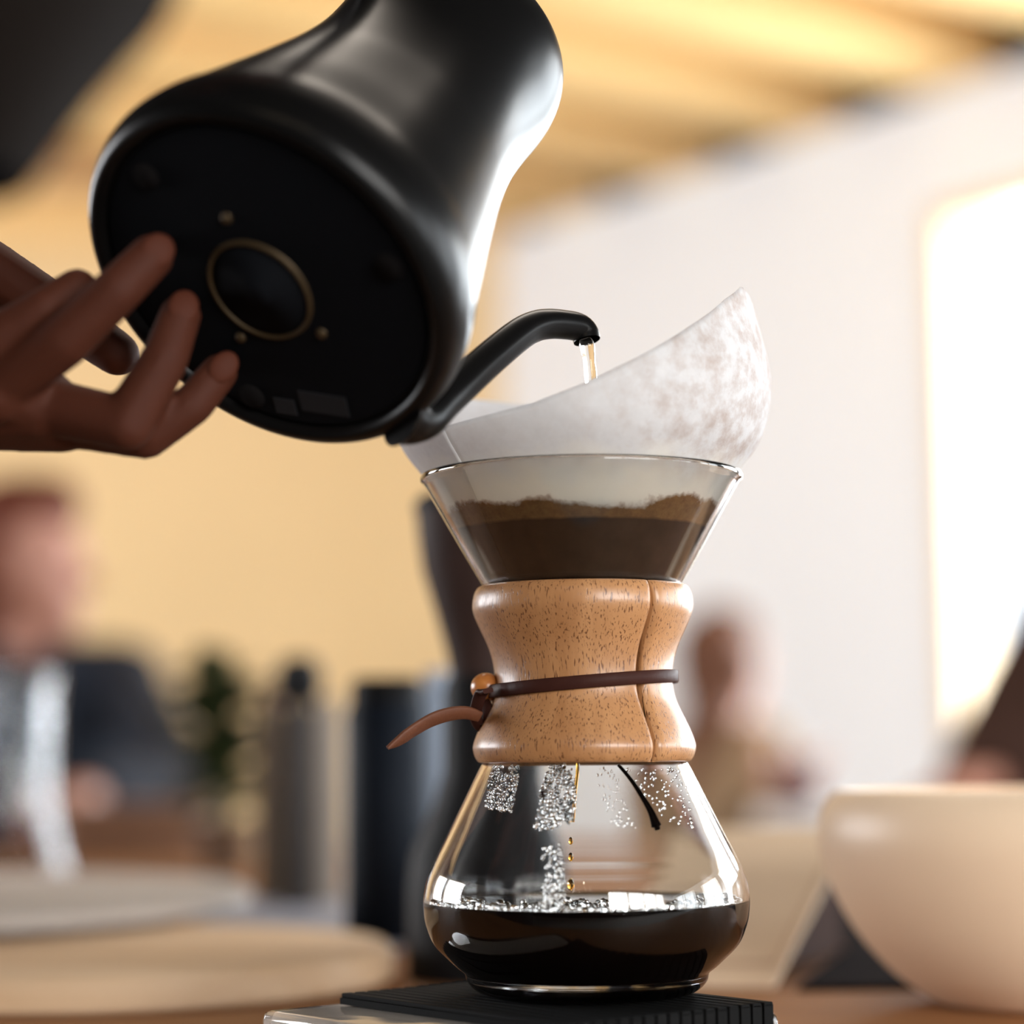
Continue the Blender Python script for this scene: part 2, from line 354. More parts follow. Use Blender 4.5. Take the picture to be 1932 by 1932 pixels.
caraf = thing('coffee_carafe', 'hourglass clear glass pour-over carafe with a wooden collar standing on the scale', 'carafe', (AX.x, AX.y, MATZ))
def sub(prof): return [(r, z - MATZ) for r, z in prof]
bm = bmesh.new(); lathe(bm, sub(op + rim + inn[::-1]), 160); obj('glass_body', bm, M_glass, caraf)

# collar: two carved halves
cprof = [(186, 1108), (193, 1106.5), (199, 1110), (205, 1122), (208, 1140), (206.5, 1155), (200, 1172), (191, 1192), (180, 1216), (171.5, 1243), (167.5, 1270), (168, 1296), (172, 1318), (180, 1338), (191, 1361), (201, 1383), (208, 1403), (208.5, 1414), (205, 1427), (199, 1436), (193, 1438)]
co = [(r / PXM, zp(y) - MATZ) for r, y in cprof]
co = [(v.x, v.y) for v in spline([(a, b, 0) for a, b in co], 3)]
PHG = math.radians(37)
zt, zb = co[0][1], co[-1][1]
def collar_half(ph0, ph1):
    bm = bmesh.new(); cols = []
    fr = [0, 0.002, 0.006, 0.012, 0.02, 0.03] + [0.03 + 0.94 * k / 56 for k in range(1, 56)] + [0.97, 0.98, 0.988, 0.994, 0.998, 1.0]
    for f in fr:
        col = []
        loop = [(r, z, True) for r, z in co] + [(outer_r(co[i][1] + MATZ) + 0.0005, co[i][1], False) for i in range(len(co) - 1, -1, -4)]
        for r, z, out in loop:
            mid = 1 - abs((z - (zt + zb) / 2) / ((zt - zb) / 2)) ** 1.6
            gap = (0.00025 + 0.0010 * max(0, mid)) / max(r, 0.02)
            a0, a1 = ph0 + gap, ph1 - gap
            ph = a0 + (a1 - a0) * f
            dist = min(f, 1 - f) * (a1 - a0) * r
            rr = r - (0.0016 * max(0, 1 - dist / 0.0028) ** 2 if out else 0)
            col.append(bm.verts.new((rr * math.sin(ph), -rr * math.cos(ph), z)))
        cols.append(col)
    n = len(cols[0])
    for A, B in zip(cols, cols[1:]):
        for k in range(n): bm.faces.new((A[k], A[(k + 1) % n], B[(k + 1) % n], B[k]))
    bm.faces.new(cols[0]); bm.faces.new(cols[-1][::-1])
    return obj('wooden_collar', bm, M_collar, caraf, sharp=50)
collar_half(PHG - PI, PHG); collar_half(PHG, PHG + PI)
# leather tie
def ribbon(bm, pts, ups, width, thick, taper=None):
    rings = []
    for i, p in enumerate(pts):
        tg = (pts[min(i + 1, len(pts) - 1)] - pts[max(i - 1, 0)]).normalized(); up = (ups[i] - tg * ups[i].dot(tg)).normalized(); nn = tg.cross(up)
        wd = width * (taper[i] if taper else 1) / 2; h = thick / 2; c = min(h, wd) * 0.5
        rings.append([bm.verts.new(p + up * a + nn * b) for a, b in ((wd - c, h), (wd, h - c), (wd, -h + c), (wd - c, -h), (-wd + c, -h), (-wd, -h + c), (-wd, h - c), (-wd + c, h))])
    for A, B in zip(rings, rings[1:]):
        for k in range(8): bm.faces.new((A[k], A[(k + 1) % 8], B[(k + 1) % 8], B[k]))
    bm.faces.new(rings[0]); bm.faces.new(rings[-1][::-1])
def col_r(z): return min(co, key=lambda q: abs(q[1] - z))[0]
bm = bmesh.new(); pts, ups = [], []
for k in range(97):
    ph = math.radians(-92 + 360 * k / 96)
    zz = zp(1291) - MATZ + 0.0028 * math.sin(ph) + (0.0006 if k in (0, 96) else 0)
    r = 0.0374 + 0.0008 * (ph < 0) * (1 if k < 10 else 0)
    pts.append(Vector((r * math.sin(ph), -r * math.cos(ph), zz))); ups.append(Vector((0, 0, 1)))
ribbon(bm, pts, ups, 0.0052, 0.0019); obj('leather_tie', bm, M_leather, caraf, sharp=50)
LO = caraf.location
bm = bmesh.new(); ball(bm, P(917, 1297, 0.889) - LO, 0.0062, 4, (1, 1, 0.95)); obj('wooden_bead', bm, M_bead, caraf)
bm = bmesh.new()
kp = spline([P(x, y, d) - LO for x, y, d in ((921, 1303, 0.872), (908, 1308, 0.876), (900, 1330, 0.880), (897, 1352, 0.884), (908, 1372, 0.886), (922, 1362, 0.884), (918, 1335, 0.884), (905, 1315, 0.890))], 6)
ribbon(bm, kp, [Vector((0.9, -0.5, 0.2))] * len(kp), 0.0050, 0.0019); obj('leather_knot', bm, M_leather, caraf, sharp=50)
bm = bmesh.new()
tp = spline([P(x, y, d) - LO for x, y, d in ((905, 1352, 0.880), (880, 1345, 0.876), (850, 1347, 0.872), (815, 1358, 0.868), (780, 1378, 0.864), (752, 1398, 0.861), (731, 1411, 0.859))], 6)
n = len(tp); tapr = [0.85 + 0.35 * math.sin(PI * min(1, i / n * 1.1)) if i < n * 0.72 else max(0.06, (1.15) * (1 - (i - n * 0.72) / (n * 0.28)) ** 0.7) for i in range(n)]
ribbon(bm, tp, [Vector((0.15, -0.5, 0.85))] * n, 0.0052, 0.0018, tapr); obj('tie_end', bm, M_leather2, caraf, sharp=50)

# brewed coffee in the bulb
CZ = zp(1698)
prof = [(r + 0.00015 if r > 0 else 0, z) for r, z in inn if z < CZ]
rs = inner_r(CZ) + 0.00015
prof = [(prof[0][0], prof[0][1] - 0.00015)] + prof[1:] + [(rs, CZ), (rs - 0.0006, CZ - 0.0003), (rs - 0.002, CZ - 0.0008), (0.03, CZ - 0.001), (0, CZ - 0.001)]
cof = thing('brewed_coffee', 'black brewed coffee filling the lower third of the glass bulb', 'coffee', (AX.x, AX.y, CZ))
bm = bmesh.new(); lathe(bm, [(r, z - CZ) for r, z in prof], 120); obj('coffee_liquid', bm, M_coffee, cof)
bm = bmesh.new()
placed = []; tries = 0
while len(placed) < 430 and tries < 9000:
    tries += 1; ph = math.radians(random.uniform(-105, 105)); rr = rs - 0.0022 - abs(random.gauss(0, 0.0055))
    br = random.uniform(0.0007, 0.0019)
    c_ = Vector((rr * math.sin(ph), -rr * math.cos(ph), -0.0008 + br * 0.55))
    if any((c_ - q).length < 0.86 * (br + qb) for q, qb in placed): continue
    placed.append((c_, br)); ball(bm, c_, br, 2)
for k in range(70):
    a = random.uniform(0, 2 * PI); q = abs(random.gauss(0, 0.012)); br = random.uniform(0.0005, 0.0015)
    ball(bm, Vector((-0.004 + q * math.cos(a), -0.015 + q * math.sin(a), -0.0008 + br * 0.5)), br, 2)
tag(obj('foam_bubbles', bm, M_drop, cof), 'tiny clear bubbles along the coffee edge', kind='stuff')

# condensation on the inner wall of the bulb, and a coffee dribble
bm = bmesh.new()
def wall_pt(px, py, inset=0.0):
    z = zp(py); r = inner_r(z) - inset
    x = (px - 1102) / (FPX / (0.892 - r * 0.8)); s_ = max(-0.98, min(0.98, x / r)); c_ = -math.sqrt(1 - s_ * s_)
    return Vector((r * s_, r * c_, z - MATZ)), Vector((-s_, -c_, 0))
patches = [([(925, 1446), (978, 1446), (962, 1528), (912, 1520)], 240, 1.0), ([(1030, 1446), (1072, 1446), (1082, 1500), (1070, 1545), (1000, 1562), (1012, 1500)], 330, 1.0), ([(1012, 1588), (1048, 1582), (1056, 1640), (1050, 1690), (1005, 1690), (1020, 1640)], 150, 0.8), ([(1170, 1450), (1290, 1450), (1300, 1560), (1240, 1545)], 110, 0.7), ([(1110, 1448), (1150, 1448), (1190, 1560), (1140, 1550)], 90, 0.5)]
def inside(p, poly):
    c = False; j = len(poly) - 1
    for i in range(len(poly)):
        (xi, yi), (xj, yj) = poly[i], poly[j]
        if (yi > p[1]) != (yj > p[1]) and p[0] < (xj - xi) * (p[1] - yi) / (yj - yi) + xi: c = not c
        j = i
    return c
for poly, n, s_ in patches:
    xs = [q[0] for q in poly]; ys = [q[1] for q in poly]; m = 0
    while m < n:
        q = (random.uniform(min(xs), max(xs)), random.uniform(min(ys), max(ys)))
        if not inside(q, poly): continue
        m += 1; p, nn = wall_pt(*q); br = random.uniform(0.0004, 0.00085) * s_
        ball(bm, p + nn * 0.0001, br, 1, (1, 1, random.uniform(1, 2.2)))
tag(obj('condensation', bm, M_drop, caraf), 'patches of water droplets inside the glass', kind='stuff')
bm = bmesh.new()
sp = [wall_pt(x, y)[0] for x, y in ((1158, 1444), (1180, 1470), (1200, 1500), (1216, 1528), (1224, 1548), (1228, 1560))]
tube(bm, spline(sp, 5), [0.0007 + 0.0018 * (i / 25) ** 2 if i < 23 else 0.0012 for i in range(26)], 12); obj('coffee_dribble', bm, M_coffee, caraf)

# thin stream and drops falling from the filter
st = thing('coffee_drip', 'thin amber thread of coffee dripping through the neck into the bulb', 'coffee drip', (AX.x, AX.y, CZ))
bm = bmesh.new()
pp = spline([P(x, y, 0.88) - st.location for x, y in ((1091, 1415), (1090, 1450), (1086, 1485), (1083, 1515), (1081, 1540), (1079, 1552))], 5)
tube(bm, pp, [0.0007 + 0.0004 * (i / 25) ** 4 for i in range(26)], 12); obj('drip_thread', bm, M_amber, st)
for y, r in ((1588, 0.0009), (1618, 0.0010), (1668, 0.0014)):
    bm = bmesh.new(); ball(bm, P(1077, y, 0.88) - st.location, r, 3, (1, 1, 1.7)); obj('drop', bm, M_amber, st)

# ------------------------------------------------------------------ paper filter with wet grounds
ZRIM = ZR
def paper_r(z):
    if z <= ZRIM: return max(0.0006, inner_r(max(z, zp(1107))) - 0.0011) if z > zp(1107) else max(0.0005, (z - zp(1330)) * 0.170 * 1.0)
    k = [(0, 0.0622), (0.016, 0.0735), (0.0365, 0.0778), (0.058, 0.0742), (0.080, 0.0690), (0.1, 0.064)]
    q = spline([(a, b, 0) for a, b in k], 6); h = z - ZRIM
    for u, v in zip(q, q[1:]):
        if u.x <= h <= v.x: return u.y + (v.y - u.y) * (h - u.x) / (v.x - u.x)
    return 0.064
ZB = zp(1107); RB = inner_r(ZB) - 0.0011; ZAP = zp(1240)
def pap_r(z):
    if z >= ZB: return paper_r(z)
    return max(0.0006, RB * (z - ZAP) / (ZB - ZAP))
# top edge as (angle, pixel row) turned into heights by each angle's own distance
edge = [(-180, 772), (-150, 752), (-125, 735), (-105, 765), (-85, 795), (-66, 808), (-48, 803), (-30, 782), (-16, 762), (0, 724), (17, 670), (33, 615), (50, 566), (64, 541), (70, 556), (80, 590), (90, 625), (110, 690), (140, 760), (180, 772)]
def edge_z(ph):
    a = ((math.degrees(ph) + 180) % 360) - 180
    for (a0, y0), (a1, y1) in zip(edge, edge[1:]):
        if a0 <= a <= a1: y = y0 + (y1 - y0) * (a - a0) / (a1 - a0); break
    r = 0.073; d = 0.892 - r * math.cos(ph)
    return P(1100, y, d).z
filt = thing('paper_filter', 'translucent white paper filter cone with one tall pointed corner, stained brown below', 'filter', (AX.x, AX.y, ZAP))
def paper(name, ph0, ph1, n, out, z0, m, parent, top_drop=0.0):
    bm = bmesh.new(); cols = []; nz_ = 44
    for i in range(n + 1):
        ph = ph0 + (ph1 - ph0) * i / n; ze = edge_z(ph) - top_drop; col = []
        for k in range(nz_ + 1):
            z = z0 + (ze - z0) * k / nz_
            wob = 0.0006 * noise.noise(Vector((math.sin(ph) * 3, math.cos(ph) * 3, z * 40))) * min(1, max(0.1, (z - ZRIM) / 0.02))
            r = pap_r(z) + out + wob
            col.append(bm.verts.new((r * math.sin(ph), -r * math.cos(ph), z - ZAP)))
        cols.append(col)
    for A, B in zip(cols, cols[1:]):
        for k in range(nz_): bm.faces.new((A[k], B[k], B[k + 1], A[k + 1]))
    bmesh.ops.remove_doubles(bm, verts=bm.verts, dist=1e-6)
    o = obj(name, bm, m, parent); s = o.modifiers.new('thick', 'SOLIDIFY'); s.thickness = 0.00022; s.offset = 0; return o
def paper_mat():
    m, nt, b = nodes('filter_paper')
    tc = N(nt, 'ShaderNodeTexCoord'); sx = N(nt, 'ShaderNodeSeparateXYZ'); nt.links.new(tc.outputs['Object'], sx.inputs[0])
    def math_(op, a, b_, clamp=False):
        n = N(nt, 'ShaderNodeMath', operation=op, use_clamp=clamp)
        for i, v in enumerate((a, b_)):
            if isinstance(v, (int, float)): n.inputs[i].default_value = v
            else: nt.links.new(v, n.inputs[i])
        return n.outputs[0]
    def noise_(scale, detail=4.0, rough=0.6):
        n = N(nt, 'ShaderNodeTexNoise', i_Scale=scale, i_Detail=detail, i_Roughness=rough); nt.links.new(tc.outputs['Object'], n.inputs['Vector']); return n.outputs[0]
    zl = P(1100, 968, 0.836).z - ZAP; zg = P(1100, 932, 0.833).z - ZAP
    # wavy tide line of grounds left on the paper
    wv = math_('MULTIPLY', math_('SUBTRACT', noise_(24, 2), 0.5), 0.022); fz = math_('MULTIPLY', math_('SUBTRACT', noise_(420, 4), 0.5), 0.004)
    h = math_('ADD', math_('ADD', sx.outputs[2], wv), fz)
    grounds = math_('MULTIPLY', math_('SUBTRACT', zg, h), 420.0, True)
    wet = math_('MULTIPLY', math_('SUBTRACT', math_('ADD', zl, math_('MULTIPLY', math_('SUBTRACT', noise_(160, 3), 0.5), 0.0012)), sx.outputs[2]), 900.0, True)
    damp_glow = math_('MULTIPLY', math_('SUBTRACT', zg + 0.020, math_('ADD', sx.outputs[2], math_('MULTIPLY', math_('SUBTRACT', noise_(60, 5), 0.5), 0.02))), 60.0, True)  # damp band above the grounds, painted paler for light glowing through
    def mix(f, a, c):
        n = N(nt, 'ShaderNodeMix', data_type='RGBA'); nt.links.new(f, n.inputs[0])
        if isinstance(a, tuple): n.inputs[6].default_value = rgba(a)
        else: nt.links.new(a, n.inputs[6])
        if isinstance(c, tuple): n.inputs[7].default_value = rgba(c)
        else: nt.links.new(c, n.inputs[7])
        return n.outputs[2]
    fib = mix(noise_(260, 6, 0.7), (0.76, 0.75, 0.75), (0.90, 0.90, 0.91))
    # blotchy translucent patches on the tall corner
    side_ = math_('MULTIPLY', math_('ADD', sx.outputs[0], 0.005), 16.0, True)
    blot = math_('MULTIPLY', math_('MULTIPLY', math_('SUBTRACT', noise_(95, 7, 0.7), 0.44), 4.5, True), math_('ADD', math_('MULTIPLY', side_, 0.75), 0.10))
    fib = mix(blot, fib, (0.60, 0.50, 0.45))
    c1 = mix(damp_glow, fib, (0.97, 0.93, 0.85))
    brown = mix(noise_(300, 5, 0.7), (0.11, 0.050, 0.018), (0.46, 0.24, 0.085))
    c2 = mix(grounds, c1, brown)
    dark = mix(noise_(110, 5, 0.6), (0.020, 0.010, 0.006), (0.085, 0.042, 0.022))
    c3 = mix(wet, c2, dark)
    nt.links.new(c3, b.inputs['Base Color']); b.inputs['Roughness'].default_value = 0.85
    bp = N(nt, 'ShaderNodeBump', i_Strength=0.3, i_Distance=0.0004); nt.links.new(noise_(500, 4), bp.inputs['Height']); nt.links.new(bp.outputs[0], b.inputs['Normal'])
    tr = N(nt, 'ShaderNodeBsdfTranslucent'); nt.links.new(c3, tr.inputs[0])
    ms = N(nt, 'ShaderNodeMixShader'); ms.inputs[0].default_value = 0.5
    nt.links.new(b.outputs[0], ms.inputs[1]); nt.links.new(tr.outputs[0], ms.inputs[2])
    nt.links.new(ms.outputs[0], nt.nodes['Material Output'].inputs['Surface'])
    return m
M_filter = paper_mat()
paper('filter_cone', -PI, PI, 160, 0.0, ZAP + 0.001, M_filter, filt)
paper('folded_ply', math.radians(-112), math.radians(-48), 40, 0.0006, ZB + 0.004, M_filter, filt, 0.0008)
# slurry inside the paper
bm = bmesh.new(); zs = zp(966)
prof = [(0, ZAP + 0.004)]
for k in range(1, 21):
    z = ZAP + 0.004 + (zs - ZAP - 0.004) * k / 20; prof.append((max(0.0006, pap_r(z) - 0.0014), z))
prof += [(pap_r(zs) - 0.010, zs - 0.001), (0, zs - 0.002)]
gr = thing('coffee_grounds', 'dark brown wet coffee slurry steeping inside the paper filter', 'coffee', (AX.x, AX.y, ZAP))
lathe(bm, [(r, z - ZAP) for r, z in prof], 96); M_slurry = plain('wet_grounds', (0.03, 0.015, 0.008), 0.5, vary=0.4, scale=300, bump=0.3); obj('slurry', bm, M_slurry, gr)

# ------------------------------------------------------------------ kettle
KO = Vector((-0.086, 0.765, 1.0421)); KA = Vector((0.406, 0.5935, 0.6949)).normalized(); KS = Vector((0.673, 0.3203, -0.6667)); KS = (KS - KA * KS.dot(KA)).normalized(); KN = KA.cross(KS)
ket = thing('gooseneck_kettle', 'matte black gooseneck kettle tilted to pour, its round underside showing', 'kettle')
ket.matrix_world = Matrix(((KS.x, KN.x, KA.x, KO.x), (KS.y, KN.y, KA.y, KO.y), (KS.z, KN.z, KA.z, KO.z), (0, 0, 0, 1)))
kp = [(0, 0.0), (0.064, 0.0), (0.0655, -0.003), (0.0675, -0.0042), (0.0705, -0.003), (0.0728, 0.0005), (0.0740, 0.006), (0.0740, 0.011), (0.0722, 0.0195), (0.0690, 0.029), (0.0645, 0.0445), (0.0602, 0.059), (0.0560, 0.074), (0.0522, 0.0885), (0.0492, 0.1035), (0.0474, 0.118), (0.0470, 0.133), (0.0474, 0.148), (0.0468, 0.158), (0.0445, 0.1655), (0.040, 0.1690), (0.0, 0.1695)]
sm = kp[:2] + [(v.x, v.y) for v in spline([(a, b, 0) for a, b in kp[2:-1]], 4)] + kp[-1:]
bm = bmesh.new(); lathe(bm, sm, 128); obj('kettle_body', bm, M_kettle, ket, sharp=60)
bm = bmesh.new(); lathe(bm, [(0, -0.0022), (0.060, -0.0022), (0.0628, -0.0016), (0.0638, -0.0002), (0.0638, 0.001), (0, 0.001)], 96); obj('base_plate', bm, M_kbase, ket, sharp=40)
bm = bmesh.new(); rg = [(0.0192, -0.0022), (0.0195, -0.0034), (0.0204, -0.0036), (0.0210, -0.0022)]
lathe(bm, rg, 96, (0.001, 0.004, 0)); obj('contact_ring', bm, M_bronze, ket)
bm = bmesh.new(); lathe(bm, [(0.0185, -0.0022), (0.0185, -0.0030), (0.006, -0.0032), (0.0055, -0.0050), (0, -0.0052)], 64, (0.001, 0.004, 0)); obj('contact_socket', bm, M_kbase, ket)
for a, b in ((-0.0258, -0.0097), (0.0266, -0.0031), (0.0101, 0.0291)):
    bm = bmesh.new(); lathe(bm, [(0, -0.0034), (0.0016, -0.0034), (0.0022, -0.0022)], 20, (a, b, 0)); obj('screw', bm, M_bronze, ket)
for a, b in ((-0.0548, 0.0309 - 0.026), (0.022, -0.050), (0.030, 0.048)):
    bm = bmesh.new(); lathe(bm, [(0, -0.0036), (0.0045, -0.0036), (0.0055, -0.0022)], 28, (a, b, 0)); obj('rubber_foot', bm, M_gap, ket)
bm = bmesh.new(); box(bm, (-0.0045, -0.0035, -0.0027), (0.0045, 0.0035, -0.0021), Matrix.Translation((0.0405, 0.0385, 0)) @ Matrix.Rotation(-0.9, 4, 'Z')); obj('rating_sticker', bm, M_label, ket, False)
bm = bmesh.new(); box(bm, (-0.010, -0.0045, -0.0027), (0.010, 0.0045, -0.0021), Matrix.Translation((0.0480, 0.0225, 0)) @ Matrix.Rotation(-0.9, 4, 'Z')); obj('rating_sticker', bm, M_label, ket, False)
sp = [(0.0690, 0, 0.001), (0.0735, 0, 0.0035), (0.0768, 0, 0.0085), (0.0780, 0, 0.0185), (0.0797, 0, 0.0292), (0.0833, 0, 0.0522), (0.0876, 0, 0.0740), (0.0910, 0, 0.0842), (0.0951, 0, 0.0910), (0.0997, 0, 0.0964), (0.1056, 0, 0.1020), (0.1096, 0, 0.1028), (0.1122, 0, 0.1006)]
pts = spline(sp, 6); nn = len(pts)
rad = []
for i in range(nn):
    f = i / (nn - 1); rad.append(0.0082 - 0.0020 * min(1, f / 0.55) - 0.0008 * max(0, (f - 0.55) / 0.45) + (0.004 * max(0, 1 - f / 0.16) ** 1.5))
bm = bmesh.new(); tube(bm, pts, rad, 28)
# hollow mouth
top = [f for f in bm.faces if len(f.verts) == 28][-1]
r_ = bmesh.ops.inset_region(bm, faces=[top], thickness=0.0009); 
ex = bmesh.ops.extrude_face_region(bm, geom=[top]); dv = [v for v in ex['geom'] if isinstance(v, bmesh.types.BMVert)]
dn = (pts[-1] - pts[-2]).normalized(); bmesh.ops.translate(bm, vec=-dn * 0.004, verts=dv)
if top.is_valid: bmesh.ops.delete(bm, geom=[top], context='FACES_ONLY')
obj('spout', bm, M_kettle, ket, sharp=50)
bm = bmesh.new(); lathe(bm, [(0, 0.1690), (0.036, 0.1690), (0.037, 0.1715), (0.034, 0.1735), (0.010, 0.1745), (0.008, 0.1800), (0.013, 0.1850), (0.012, 0.1900), (0, 0.1910)], 64); obj('lid', bm, M_kettle, ket, sharp=50)
bm = bmesh.new(); hp = spline([(-0.044, 0, 0.150), (-0.075, 0, 0.166), (-0.105, 0, 0.176), (-0.135, 0, 0.186), (-0.160, 0, 0.190)], 6)
tube(bm, hp, [0.006 + 0.006 * min(1, i / 10) for i in range(len(hp))], 20); obj('handle', bm, M_kettle, ket)

# poured water
tip = ket.matrix_world @ pts[-1]
st = thing('water_stream', 'thin clear stream of hot water falling from the kettle spout', 'water', tip)
bm = bmesh.new(); zend = zs
wp = [Vector((0.0008 * 0 + 0.0045 * math.sqrt(k / 20) , 0.0035 * math.sqrt(k / 20), -(tip.z - zend) * (k / 20))) + Vector((-0.0008, 0, 0.001)) for k in range(21)]
tube(bm, wp, [0.0031 - 0.0016 * (k / 20) ** 0.6 + 0.0002 * math.sin(k * 1.7) for k in range(21)], 16); obj('stream', bm, M_water, st)

# ------------------------------------------------------------------ the pouring hand
def Q(px, py, d): return P(px, py, d)
D1 = [Q(-95, 690, 0.785), Q(0, 640, 0.778), Q(85, 588, 0.775), Q(146, 546, 0.780)]
A1 = [Q(-10, 735, 0.785), Q(125, 640, 0.768), Q(222, 548, 0.762), Q(286, 484, 0.766)]
B1 = [Q(85, 765, 0.795), Q(240, 800, 0.782), Q(312, 676, 0.780), Q(340, 596, 0.784)]
C1 = [Q(120, 795, 0.803), Q(276, 822, 0.798), Q(362, 765, 0.796), Q(414, 702, 0.798)]
TH_ = [Q(-170, 600, 0.835), Q(-30, 505, 0.842), Q(110, 590, 0.838), Q(222, 668, 0.832)]
wr = Q(-300, 735, 0.82); el = Vector((-0.475, 0.725, 1.03))
bl = []
for fg, rr in ((D1, (0.0105, 0.0098, 0.0088, 0.0080)), (A1, (0.0108, 0.0100, 0.0090, 0.0083)), (B1, (0.0108, 0.0102, 0.0088, 0.0080)), (C1, (0.0098, 0.0090, 0.0080, 0.0072)), (TH_, (0.0140, 0.0125, 0.0105, 0.0088))):
    for i in range(3): bl.append((fg[i], rr[i], fg[i + 1], rr[i + 1]))
for mcp, r in ((D1[0], 0.0125), (A1[0], 0.0135), (B1[0], 0.0135), (C1[0], 0.0120), (TH_[0], 0.0150)): bl.append((mcp, r, wr, 0.022))
bl += [(D1[0], 0.0115, A1[0], 0.0115), (A1[0], 0.0115, B1[0], 0.0115), (B1[0], 0.011, C1[0], 0.011), (wr, 0.024, wr * 0.6 + el * 0.4, 0.030)]
hand = fuse('person', bones(bl), M_skin, 0.0014, 8)
# the rest of the barista, standing beside the camera at the near table edge
V = Vector; U = V((0, 0, 1)); bf = V((0.6, 0.8, 0)); br_ = V((0.8, -0.6, 0))
hip = V((-0.55, 0.42, 0.93)); chest = V((-0.50, 0.46, 1.18)); neck = V((-0.49, 0.47, 1.36)); head = V((-0.47, 0.50, 1.52))
shL, shR = V((-0.63, 0.56, 1.28)), V((-0.37, 0.37, 1.28)); elR = V((-0.215, 0.55, 1.165))
g0 = ket.matrix_world @ V((-0.110, 0, 0.178)); g1 = ket.matrix_world @ V((-0.160, 0, 0.190)); gd = (g1 - g0).normalized(); wrR = (g0 + g1) / 2 + V((-0.075, -0.045, -0.010))
hb = [(elR, 0.040, wrR, 0.026)]
pl_ = (wrR - (g0 + g1) / 2); pl_ = (pl_ - gd * pl_.dot(gd)).normalized(); pu = gd.cross(pl_).normalized(); pu = pu if pu.z > 0 else -pu
for q in range(4):
    c0 = g0 + gd * (0.004 + 0.015 * q); k0 = c0 + pl_ * 0.026 + pu * 0.012; k1 = c0 + pu * 0.024 - pl_ * 0.006; k2 = c0 - pl_ * 0.024 + pu * 0.004; k3 = c0 - pl_ * 0.016 - pu * 0.018
    hb += [(wrR, 0.022, k0, 0.012), (k0, 0.0105, k1, 0.0095), (k1, 0.0095, k2, 0.0085), (k2, 0.0085, k3, 0.0072)]
tb = g0 + gd * 0.002; hb += [(wrR, 0.018, tb + pl_ * 0.022 - pu * 0.014, 0.012), (tb + pl_ * 0.022 - pu * 0.014, 0.011, tb - pu * 0.022, 0.0095), (tb - pu * 0.022, 0.0095, tb - pu * 0.017 - pl_ * 0.016, 0.0085)]
bb = [(wr * 0.6 + el * 0.4, 0.030, el, 0.040), (el, 0.040, shL, 0.052), (shR, 0.052, elR, 0.041), (shL, 0.06, shR, 0.06), (chest, 0.13, hip, 0.13), (neck, 0.058, chest, 0.10), (head - U * 0.05, 0.055, neck, 0.056), (head + U * 0.03, 0.092, head - U * 0.02 + bf * 0.015, 0.080), (head - U * 0.02 + bf * 0.02, 0.072, head - U * 0.085 + bf * 0.05, 0.042), (head + bf * 0.085, 0.010, head + bf * 0.108 - U * 0.028, 0.014)]
cb = [(wr * 0.45 + el * 0.55, 0.040, el, 0.052), (el, 0.052, shL, 0.066), (shR, 0.066, elR, 0.054), (elR, 0.054, elR * 0.35 + wrR * 0.65, 0.038), (shL, 0.072, shR, 0.072), (chest, 0.142, hip, 0.142), (neck - U * 0.03, 0.064, chest, 0.11)]
tr_ = []
for s_ in (-1, 1):
    h0 = hip + br_ * 0.09 * s_; kn = V((h0.x, h0.y, 0.50)); an = V((h0.x, h0.y, 0.09)); bb += [(h0, 0.09, kn, 0.06), (kn, 0.06, an, 0.04), (an - U * 0.045, 0.036, an + bf * 0.16 - U * 0.055, 0.030), (head + br_ * s_ * 0.080 - bf * 0.01, 0.014, head + br_ * s_ * 0.086 - bf * 0.02 - U * 0.03, 0.015)]
    tr_ += [(h0, 0.105, kn, 0.075), (kn, 0.075, an + U * 0.02, 0.058)]
bm = bmesh.new(); bm.from_mesh(hand.data)
for lst, vx in ((hb, 0.003), (bb, 0.009)):
    tmp = fuse('t', bones(lst), M_skin, vx, 5); bm.from_mesh(tmp.data); md_ = tmp.data; bpy.data.objects.remove(tmp); bpy.data.meshes.remove(md_)
bm.to_mesh(hand.data); bm.free()
for p_ in hand.data.polygons: p_.use_smooth = True
fuse('jumper', bones(cb), M_trous, 0.010, 5, hand); fuse('trousers', bones(tr_), M_trous, 0.012, 4, hand)
fuse('hair', bones([(head + U * 0.055 - bf * 0.03, 0.098, head + U * 0.04 - bf * 0.055, 0.096), (head - bf * 0.05, 0.09, head - U * 0.05 - bf * 0.055, 0.07)]), M_hair3, 0.009, 4, hand)
tag(hand, 'bare hand with bent fingers reaching under the tilted black kettle', 'person')
for fg, w_ in ((A1, 0.0060), (B1, 0.0056), (C1, 0.0050)):
    dr = (fg[3] - fg[2]).normalized(); tocam = (CAM - fg[3]).normalized(); up = (tocam - dr * tocam.dot(dr)).normalized(); sd = dr.cross(up)
    rt = Matrix((sd, dr, up)).transposed(); bm = bmesh.new()
    ball(bm, fg[3] + up * 0.0064 + dr * 0.0012, 1.0, 3, (w_, 0.0066, 0.0016), rt); obj('fingernail', bm, M_nail, hand)

